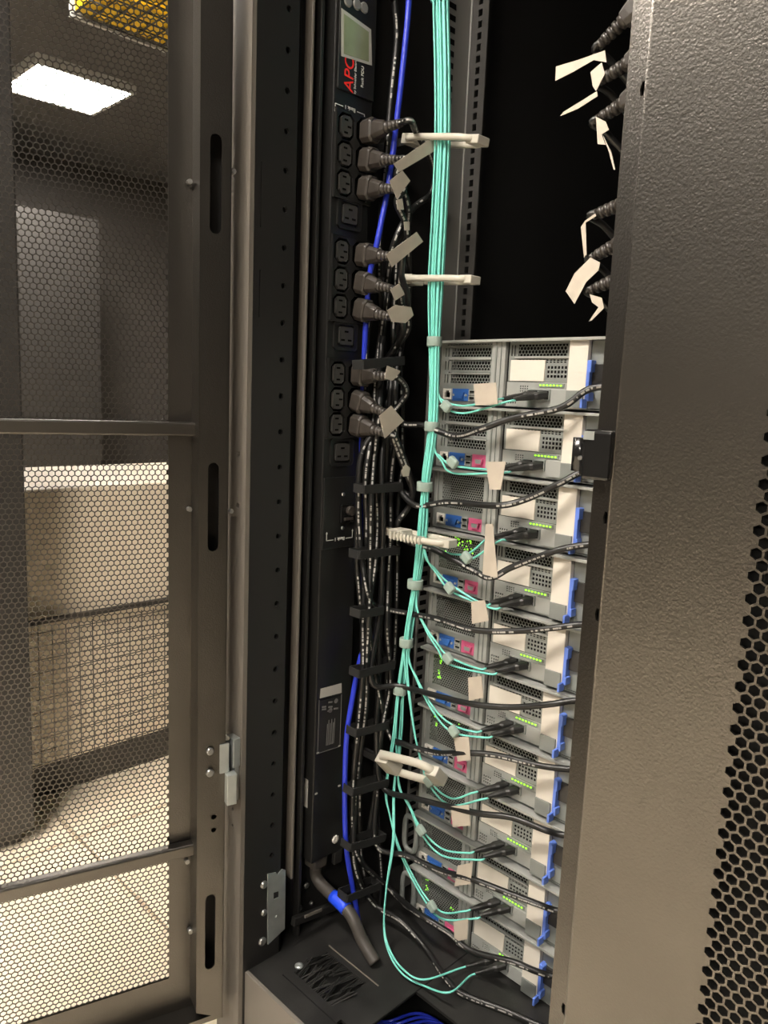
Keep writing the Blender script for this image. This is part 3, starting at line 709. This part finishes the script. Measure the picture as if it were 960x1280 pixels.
offs = [-14, -10, 16, 8, -6, 2, -22, 14, 24]
tgt = ['bottom', 'ninth', 'eighth', 'seventh', 'sixth', 'fifth', 'fourth', 'second', 'third']
rowname = ['first', 'second', 'third', 'fourth', 'fifth', 'sixth', 'seventh', 'eighth', 'ninth']
flags = {0: [[(492, 205), (540, 172), (548, 186), (499, 215)]], 2: [[(487, 226), (503, 213), (513, 226), (496, 248)], [(496, 250), (503, 248), (505, 262), (497, 262)], [(505, 277), (512, 277), (512, 288), (506, 288)]],
         3: [[(483, 318), (521, 290), (529, 302), (490, 334)]], 4: [[(488, 362), (499, 354), (506, 368), (494, 376)]], 5: [[(484, 388), (494, 381), (514, 384), (517, 394), (507, 404), (490, 402)]],
         6: [[(481, 473), (484, 457), (501, 464), (491, 476)]], 7: [[(474, 520), (489, 507), (505, 526), (481, 548)]], 8: [[(502, 589), (507, 580), (513, 585), (511, 595), (504, 596)]]}
plug_mesh = boot_mesh = None
XB = -.742
def plug_parts(par, pos, d, mat=None):
    d = Vector(d).normalized(); up = EZ-d*d.z; up.normalize(); sd = up.cross(d)
    def ring(h, hw, hh, c): return [Vector(pos)+d*h+sd*x+up*y for x, y in cham(-hw, -hh, hw, hh, c)]
    MB().rings([ring(0, .0105, .0142, .005), ring(.016, .0110, .0148, .005), ring(.019, .0098, .0135, .005)], True, False).build('plug_body', m_plug, par, .0008)
    MB().rings([ring(.018, .0085, .0115, .004), ring(.030, .0080, .0095, .004), ring(.037, .0070, .0078, .0035)], True, False).build('plug_neck', m_plug, par, .0008)
    prof = [(.035, .0068)]
    for k in range(4): prof += [(.0372+k*.006, .0068-k*.0004), (.0408+k*.006, .0066-k*.0004), (.0410+k*.006, .0046), (.0430+k*.006, .0046)]
    prof += [(.060, .005), (.066, .0045)]
    MB().lathe(pos, d, prof, 12).build('strain_relief', m_plug, par)
    return Vector(pos)+d*.064, d
def flagpart(par, pts, X=None, Y=None, mat=None):
    Q = [(onX(x, y, X) if X is not None else onY(x, y, Y)) for x, y in pts]
    n_ = EX if X is not None else -EY
    a = EY if X is not None else EX
    loop = [((p.y if X is not None else p.x), p.z) for p in Q]
    o = Vector((X, 0, 0)) if X is not None else Vector((0, Y, 0))
    return MB().plate(o, a, EZ, n_, loop, [], .0006).build('label_flag', mat or m_tag, par)
def cross_pts(c):
    out = []; n = len(CROSS[c])
    for i, (x, y) in enumerate(CROSS[c]):
        if i == 0: out.append(onX(x, y, XB+.012))
        elif i == 1: out.append(onY(x, y, .755))
        else:
            q_ = onY(x, y, .760+.012*max(0, i-3))
            out.append(q_ if q_.z > ZB+.006 else onZ(x, y, ZB+.006))
    end = out[-1]; out.append(Vector((end.x+.03, .806, end.z+.006))); return out
cflags = {0: [[(592, 480), (620, 478), (622, 505), (594, 507)]], 1: [[(607, 577), (632, 577), (626, 612), (612, 612)]], 2: [[(607, 655), (616, 655), (622, 722), (603, 720)]],
          3: [[(589, 752), (606, 750), (611, 776), (590, 780)]], 4: [[(585, 847), (602, 845), (604, 872), (586, 876)]], 5: [[(567, 922), (586, 921), (588, 950), (572, 952)]],
          6: [[(563, 1008), (586, 1006), (588, 1032), (566, 1034)]], 7: [[(572, 1082), (591, 1078), (588, 1105), (568, 1108)]], 8: [[(567, 1152), (585, 1149), (584, 1174), (568, 1177)]], 9: [[(567, 1243), (583, 1245), (582, 1268), (569, 1270)]]}
CG = 'power cords plugged into the strip'
for i, (x, y) in enumerate(plugrow):
    c = target[i]
    pos = Vector((PX+.0052, C2, zo[i]))
    t = thing('power_cable', 'black power cord in the %s plug from the top, running to the %s server' % (rowname[i], tgt[i]), 'power cord', pos, CG)
    e, d = plug_parts(t, pos, dirs[i])
    yend = CROSS[c][0][1]; y0 = y+95 if i not in (7, 8) else y+55
    pts = [e-d*.01, e+d*.012]
    bulge = (34, 0)
    if i in (0,): pts += [onX(520, 165, -.715), onX(541, 205, -.72), onX(540, 240, -.72), onX(515, 262, -.725), onX(494, 300, -.73)]; y0 = 345
    elif i in (1, 2): pts += [onX(496, y+22, -.705), onX(508, y+52, -.71), onX(510, y+80, -.72)]; y0 = y+125
    elif i in (3, 4): pts += [onX(502, y+26, -.705), onX(510, y+60, -.712)]; y0 = y+105
    elif i == 6: pts += [onX(490, 468, -.705), onX(503, 478, -.708), onX(508, 490, -.712), onX(500, 505, -.72)]; y0 = 560
    elif i == 7: pts += [onX(487, 527, -.71), onX(500, 560, -.71), onX(512, 595, -.712), onX(515, 620, -.715)]; y0 = None
    elif i == 8: pts += [onX(490, 545, -.712), onX(503, 580, -.713), onX(512, 602, -.715), onX(516, 615, -.716), onX(510, 635, -.72), onX(497, 655, -.73)]; y0 = None
    else: pts += [onX(498, y+10, -.705), onX(504, y+30, -.71)]; y0 = y+70
    yy = y0
    while yy is not None and yy < yend-25:
        pts.append(onX(lane(yy)+offs[i]+R.uniform(-4, 4), yy, XB+R.uniform(-.010, .012) if yy > 470 else -.758)); yy += 62
    pts += cross_pts(c)
    MB().tube(spline(pts, 7), .0041, 8).build('jacket', m_cord if i not in (3, 5) else m_cord2, t)
    for f in flags.get(i, []): flagpart(t, f, X=-.690)
    for f in cflags[c]: flagpart(t, f, Y=.757)
t = thing('power_cable', 'printed black power cord hanging from above and running to the topmost server', 'power cord', onX(470, 500, XB), CG)
pts = [onX(x, y, -.76) for x, y in ((486, -70), (493, 0), (496, 50), (490, 110), (484, 180), (478, 250), (474, 330), (478, 420), (486, 490))]+cross_pts(0)
pts.insert(0, Vector((pts[0].x, pts[0].y, RT-.005)))
MB().tube(spline(pts, 7), .0041, 8).build('jacket', m_cord, t)
for f in cflags[0]: flagpart(t, f, Y=.757)
extra = [('printed black cord hanging furthest left in the cable bundle', [(462, 400), (458, 430), (456, 520), (450, 600), (446, 690), (451, 760), (458, 830), (452, 900), (450, 990), (452, 1070), (462, 1118), (470, 1150), (456, 1200)], -.765, m_cord),
         ('printed black cord behind the middle of the cable bundle', [(497, 300), (492, 400), (490, 520), (488, 640), (487, 760), (485, 830), (480, 900), (470, 960), (474, 1050), (477, 1100), (474, 1140)], -.755, m_cord),
         ('plain black cord looping out of the cable bundle near the middle', [(478, 420), (468, 560), (470, 650), (455, 735), (462, 712), (480, 720), (470, 790), (490, 850), (491, 895), (472, 915), (470, 980), (460, 1050)], -.75, m_cord2),
         ('printed black cord along the right side of the cable bundle', [(505, 330), (500, 420), (503, 560), (497, 640), (496, 740), (492, 830), (482, 890)], -.752, m_cord)]
for l_, pp_, X, m_ in extra:
    P3 = [onX(x, y, X) for x, y in pp_]
    if pp_[-1][1] == 1200: P3[-1] = onZ(456, 1178, ZB+.004)
    mb = MB().tube(spline(P3, 7), .0038, 8)
    top(mb, 'power_cable', m_, l_, 'power cord', 'loose cords of the bundle')
# black straps tying the bundle
places = ['beside the upper plugs', 'just under the last plugs', 'below the power strip screws', 'under the white ring', 'below the breaker', 'beside the rating label', 'above the big ring', 'under the big ring', 'near the strip end', 'at the bottom of the bundle']
for (xa, ya, xb, yb, nm) in ((454, 456, 506, 451, 'just above the seventh plug'), (455, 612, 504, 609, 'beside the breaker button'), (449, 694, 500, 688, 'beside the lower printed bracket'), (450, 768, 480, 763, 'where the fourth crossing cord turns off'),
                             (449, 843, 494, 831, 'beside the blue cable bend'), (445, 917, 486, 906, 'beside the rating label'), (441, 991, 486, 978, 'beside the side label level'), (438, 1060, 482, 1047, 'beside the earth screw'), (434, 1124, 476, 1107, 'lowest above the base plate')):
    a, b = onX(xa, ya, -.724), onX(xb, yb, -.724); dd = (b-a).normalized(); up = dd.cross(EX)
    mb = MB().obox((a+b)/2, dd, up, EX, (b-a).length/2, .0058, .0008)
    for q_ in (a, b): mb.obox(q_-EX*.010, EX, up, dd, .010, .0058, .0008)
    mb.obox((a+b)/2-EX*.020, dd, up, EX, (b-a).length/2, .0058, .0008)
    top(mb, 'cable_strap', m_strap, 'black flat strap around the cord bundle '+nm, 'strap', 'black straps on the cord bundle', .0004)
# blue network cable
bp = [onX(x, y, X) for x, y, X in ((512, -70, -.73), (511, 0, -.73), (506, 60, -.73), (496, 150, -.735), (486, 228, -.74), (471, 305, -.745), (462, 345, -.755), (456, 430, -.765), (452, 560, -.77), (452, 680, -.77), (458, 770, -.76),
      (460, 795, -.75), (450, 825, -.748), (441, 870, -.746), (433, 925, -.746), (431, 1000, -.746), (433, 1060, -.742), (441, 1110, -.738), (448, 1150, -.735))]
bp.append(onZ(450, 1172, ZB+.003)); bp.insert(0, Vector((bp[0].x, bp[0].y, RT-.004)))
mb = MB().tube(spline(bp, 8), .0038, 10)
top(mb, 'network_cable', m_blue, 'bright blue network cable running down beside the power strip', 'cable')
# blue cables under the base opening
for k in range(4):
    p0, p1 = onZ(484+k*9, 1277+k*3, ZB-.07), onZ(526+k*8, 1267+k*5, ZB-.07)
    mb = MB().tube(spline([p0-Vector((.05, 0, .03)), p0, p1, p1+Vector((.05, .03, -.02))], 6), .0021, 8)
    top(mb, 'network_cable', m_blue, 'blue network cable under the base opening, %s of four' % ['first', 'second', 'third', 'fourth'][k], 'cable', 'blue cables below the base')
# ------------------------------------------------------------------ aqua fibre cords
YB = .758
BUN = [(551, -60), (551, 0), (553, 90), (553, 180), (549, 270), (545, 350), (543, 427), (540, 533), (531, 608), (526, 670), (519, 730), (508, 805), (500, 860), (495, 920), (489, 975)]
def bun(y):
    for (x0, y0), (x1, y1) in zip(BUN, BUN[1:]):
        if y0 <= y <= y1: return x0+(x1-x0)*(y-y0)/(y1-y0)
    return BUN[-1][0]
PEEL = [[(545, 480), (553, 503), (580, 512), (620, 507), (655, 499)],
        [(540, 548), (551, 574), (568, 587), (610, 592), (645, 586)],
        [(529, 665), (548, 690), (583, 697), (625, 689), (650, 682)],
        [(530, 688), (545, 715), (563, 735), (592, 747), (640, 757)],
        [(519, 748), (530, 782), (547, 808), (562, 826), (592, 838), (640, 844)],
        [(509, 812), (521, 850), (543, 889), (566, 911), (600, 922), (635, 922)],
        [(511, 869), (521, 933), (537, 978), (563, 1002), (594, 1009), (628, 1003)],
        [(498, 980), (512, 1009), (526, 1038), (552, 1065), (580, 1076), (622, 1077)],
        [(482, 985), (487, 1020), (501, 1066), (528, 1118), (552, 1144), (588, 1156), (618, 1153)],
        [(492, 985), (491, 1050), (483, 1110), (480, 1160), (488, 1192), (505, 1216), (530, 1229), (562, 1236)]]
VEL = [(558, 508), (566, 578), (583, 697), (562, 735), (560, 823), (567, 914), (536, 977), (526, 1038), (540, 1133), (526, 1228)]
BOOT = None
for k in range(10):
    sz = ZT-(k+1)*UH
    t = thing('fibre_cable', 'aqua twin fibre cord from the bundle to the %s server' % order[k], 'fibre cord', onY(*PEEL[k][0], YB), 'aqua fibre cords')
    bd = Vector((-.50, -.82, -.16)).normalized(); pts_at = []
    for j in range(2):
        tip = Vector((XS+SC*(.1608 if j == 0 else .1778), YS-.004, sz+SC*.0172))
        end = tip+bd*.040+Vector((0, 0, -.002*j))
        up = EZ-bd*bd.z; up.normalize(); sd = up.cross(bd)
        rg = lambda h, a, b: [tip+bd*h+sd*x+up*y for x, y in cham(-a, -b, a, b, min(a, b)*.45)]
        bt = MB().rings([rg(-.003, .0058, .0048), rg(.010, .0058, .0048), rg(.014, .0042, .0040), rg(.024, .0040, .0038), rg(.040, .0022, .0022)], True, False).build('connector_boot', m_boot, t, .0004)
        a0 = 2*math.pi*(k*2+j)/20*3.0+k; rr = (.0035+.0075*((k*2+j) % 5)/4)
        pts = []
        for (x, y) in BUN:
            if y > PEEL[k][0][1]-25: break
            sq = .72 if (x, y) in ((543, 427), (540, 533), (531, 608), (519, 730), (508, 805), (500, 860)) else 1
            if y > 600: sq *= .85
            pts.append(onY(x, y, YB)+Vector((math.cos(a0)*rr*sq, math.sin(a0)*rr*sq, 0)))
        ex = topx(end)[0]
        PK = [q_ for q_ in PEEL[k] if q_[0] < ex-30]; n = len(PK)
        for i, (x, y) in enumerate(PK):
            Yy = YB+(end.y-YB)*(i/(n))**1.2 if k < 9 else .758-.05*min(1, i/4)+0
            sep = (.0022+.0022*i/n)*(1 if j else -1)
            if i == n-1: sep *= 1.3
            q_ = onY(x, y, Yy)
            if q_.z < ZB+.012: q_ = onZ(x, y, ZB+.012)
            pts.append(q_+Vector((0, 0, -sep if i else 0))+Vector((.002*j if i < 2 else 0, 0, 0)))
        pts += [end+bd*.008, end-bd*.004]
        pts.insert(0, Vector((pts[0].x, pts[0].y, RT-.004)))
        MB().tube(spline(pts, 7), .0014, 6).build('strand', m_aqua, t)
    p = onY(*VEL[k], YB-.002)
    MB().obox(p, nrm((.8, 0, -.6)), EY, nrm((.6, 0, .8)), .0075, .0042, .0062).build('velcro_tie', m_vel, t, .0025)
# velcro bands round the whole bundle
for (x, y, r_, nm) in ((543, 427, .0098, 'level with the top of the stack'), (540, 533, .0100, 'just above the second server ports'), (531, 608, .0108, 'beside the third server grille'), (519, 730, .0108, 'beside the fifth server top'), (508, 803, .0098, 'beside the sixth server top'), (500, 862, .0098, 'behind the fifth crossing cord')):
    p = onY(x, y, YB); h_ = .0062
    prof = [(-h_, r_*.9), (-h_, r_), (h_, r_), (h_, r_*.9)]
    top(MB().lathe(p, EZ, prof, 18), 'velcro_band', m_vel, 'pale grey velcro band on the aqua bundle '+nm, 'band', 'velcro bands on the aqua bundle', .0006)
# ivory cable rings
def ring_thing(xa, xb, y, dy, tilt, label, hy_, Yc, rad=.0042, rib=False):
    a = onY(xa, y, Yc); b = onY(xb, y+dy, Yc); c = (a+b)/2; u = (b-a); L = u.length/2; u.normalize()
    v = Vector((0, 1, tilt)).normalized()
    t = thing('cable_ring', label, 'cable ring', c, 'ivory cable rings')
    pth = []
    for k in range(32):
        q_ = 2*math.pi*k/32; cx = math.copysign(abs(math.cos(q_))**.5, math.cos(q_)); sy = math.copysign(abs(math.sin(q_))**.6, math.sin(q_))
        pth.append(c+u*(cx*L*.92)+v*(sy*hy_))
    MB().tube(pth, rad, 8, ref=(0, 0, 1), flat=.8, closed=True).build('loop', m_ring, t)
    MB().obox(b-u*.004, u, v, u.cross(v), .010, hy_*.55, rad*1.2).build('clasp', m_ring, t, .0012)
    MB().obox(a+u*.010, u, v, u.cross(v), .012, hy_*.7, rad*1.5).build('hinge_block', m_ring, t, .0012)
    if rib:
        for k in range(9): MB().obox(a+u*(.012+k*.0065)-v*hy_, u, v, u.cross(v), .0012, rad*1.15, rad*1.1).build('rib', m_ring, t)
    MB().box((-.80, a.y-.004, a.z-.005), (a.x+.006, a.y+.004, a.z+.005)).build('mount', m_ring if rib else m_strap, t)
ring_thing(512, 600, 176, 0, .0, 'ivory cable ring round the aqua bundle near the top', .020, .765)
ring_thing(507, 590, 350, 0, .0, 'ivory cable ring round the aqua bundle above the server stack', .018, .765)
ring_thing(494, 562, 666, 13, .0, 'ribbed ivory cable ring between the third and fourth servers', .016, .750, .0045, True)
ring_thing(480, 548, 952, 18, -1.1, 'large tilted ivory cable ring round the bundle low down', .027, .745, .0062)

# ------------------------------------------------------------------ plugs and paper tags hanging from the right power strip
pr = thing('power_strip', 'black power strip hidden at right behind the mesh door with plugs showing', 'power strip', (-.27, .69, ZB))
MB().box((-.295, .655, ZB), (-.235, .725, 1.9)).build('housing', m_pdu, pr, bev=.002)
plugs = [(750, 56, (-1, 0, -.62), [[(756, 63), (758, 78), (742, 75), (714, 91), (694, 101), (695, 83), (722, 75)]], 'topmost at right'),
         (752, 100, (-1, 0, -.30), [[(738, 90), (752, 78), (756, 92), (745, 114), (741, 108)], [(746, 114), (747, 120), (722, 136), (700, 145), (704, 140)]], 'second at right'),
         (747, 150, (-1, 0, -.35), [[(745, 146), (757, 152), (761, 162), (752, 168), (757, 181), (747, 180)], [(753, 168), (764, 190), (769, 212), (767, 212), (761, 190)]], 'third at right'),
         (744, 268, (-1, 0, -.20), [[(744, 267), (745, 270), (732, 278), (733, 318), (730, 322), (726, 284), (731, 276)]], 'fourth at right'),
         (741, 322, (-1, 0, -.40), [[(738, 322), (750, 328), (748, 338), (733, 352), (718, 380), (707, 364), (718, 342)]], 'fifth at right'),
         (740, 362, (-1, 0, -.30), [[(737, 368), (752, 372), (755, 385), (740, 400), (736, 402), (748, 384), (740, 378)]], 'sixth at right')]
for x, y, d, tg, nm in plugs:
    tip = onY(x, y, .675); d = Vector(d).normalized(); tip = Vector((tip.x, tip.y, tip.z)); pos = tip-d*.064
    sh = Vector((0, 0, 0))
    if pos.x < -.296: ln = (-.2955-pos.x)/-d.x; pos2 = pos-d*ln
    t = thing('power_plug', 'black power plug with pale paper tag, %s above the servers' % nm, 'plug', pos, 'tagged plugs at right')
    plug_parts(t, pos, d)
    if pos.x < -.296:
        MB().box((pos.x+.004, .663, pos.z-.009), (-.2952, .687, pos.z+.009)).build('plug_shell', m_plug, t, .001)
    MB().tube(spline([tip-d*.006, tip+d*.006, tip+Vector((.004, .02, -.012)), tip+Vector((.03, .045, -.06)), tip+Vector((.05, .05, -.18))], 6), .0035, 8).build('jacket', m_cord2, t)
    for f in tg: flagpart(t, f, Y=.668)
# overhead yellow cable tray in the room, seen through the top of the left door
t = thing('cable_tray', 'overhead wire basket tray carrying yellow ducts beyond the left door', 'cable tray', (-2.3, 1.6, 2.08))
tz = 2.08
mb = MB()
for k in range(24): mb.cyl((-2.6, 1.13+k*.05, tz), (-1.9, 1.13+k*.05, tz), .003, 6)
for k in range(12): mb.cyl((-2.6+k*.0625, 1.12, tz-.003), (-2.6+k*.0625, 2.3, tz-.003), .003, 6)
mb.build('basket_wires', m_wire, t)['kind'] = 'stuff'
for x in (-2.62, -1.89): MB().box((x, 1.12, tz-.01), (x+.012, 2.32, tz+.08)).build('side_rail', m_lframe, t)
for y in (1.3, 2.1): MB().cyl((-2.25, y, tz), (-2.25, y, CEIL), .006, 8).build('hanger_rod', m_steel, t)
for k, x in enumerate((-2.5, -2.25, -2.0)):
    o = MB().box((x-.10, 1.13, tz+.006), (x+.10, 2.3, tz+.07))
    top(o, 'fibre_duct', m_yel, 'yellow plastic duct in the overhead tray, %s' % ['farthest', 'middle', 'nearest'][k], 'duct', 'yellow ducts in the tray', .004)
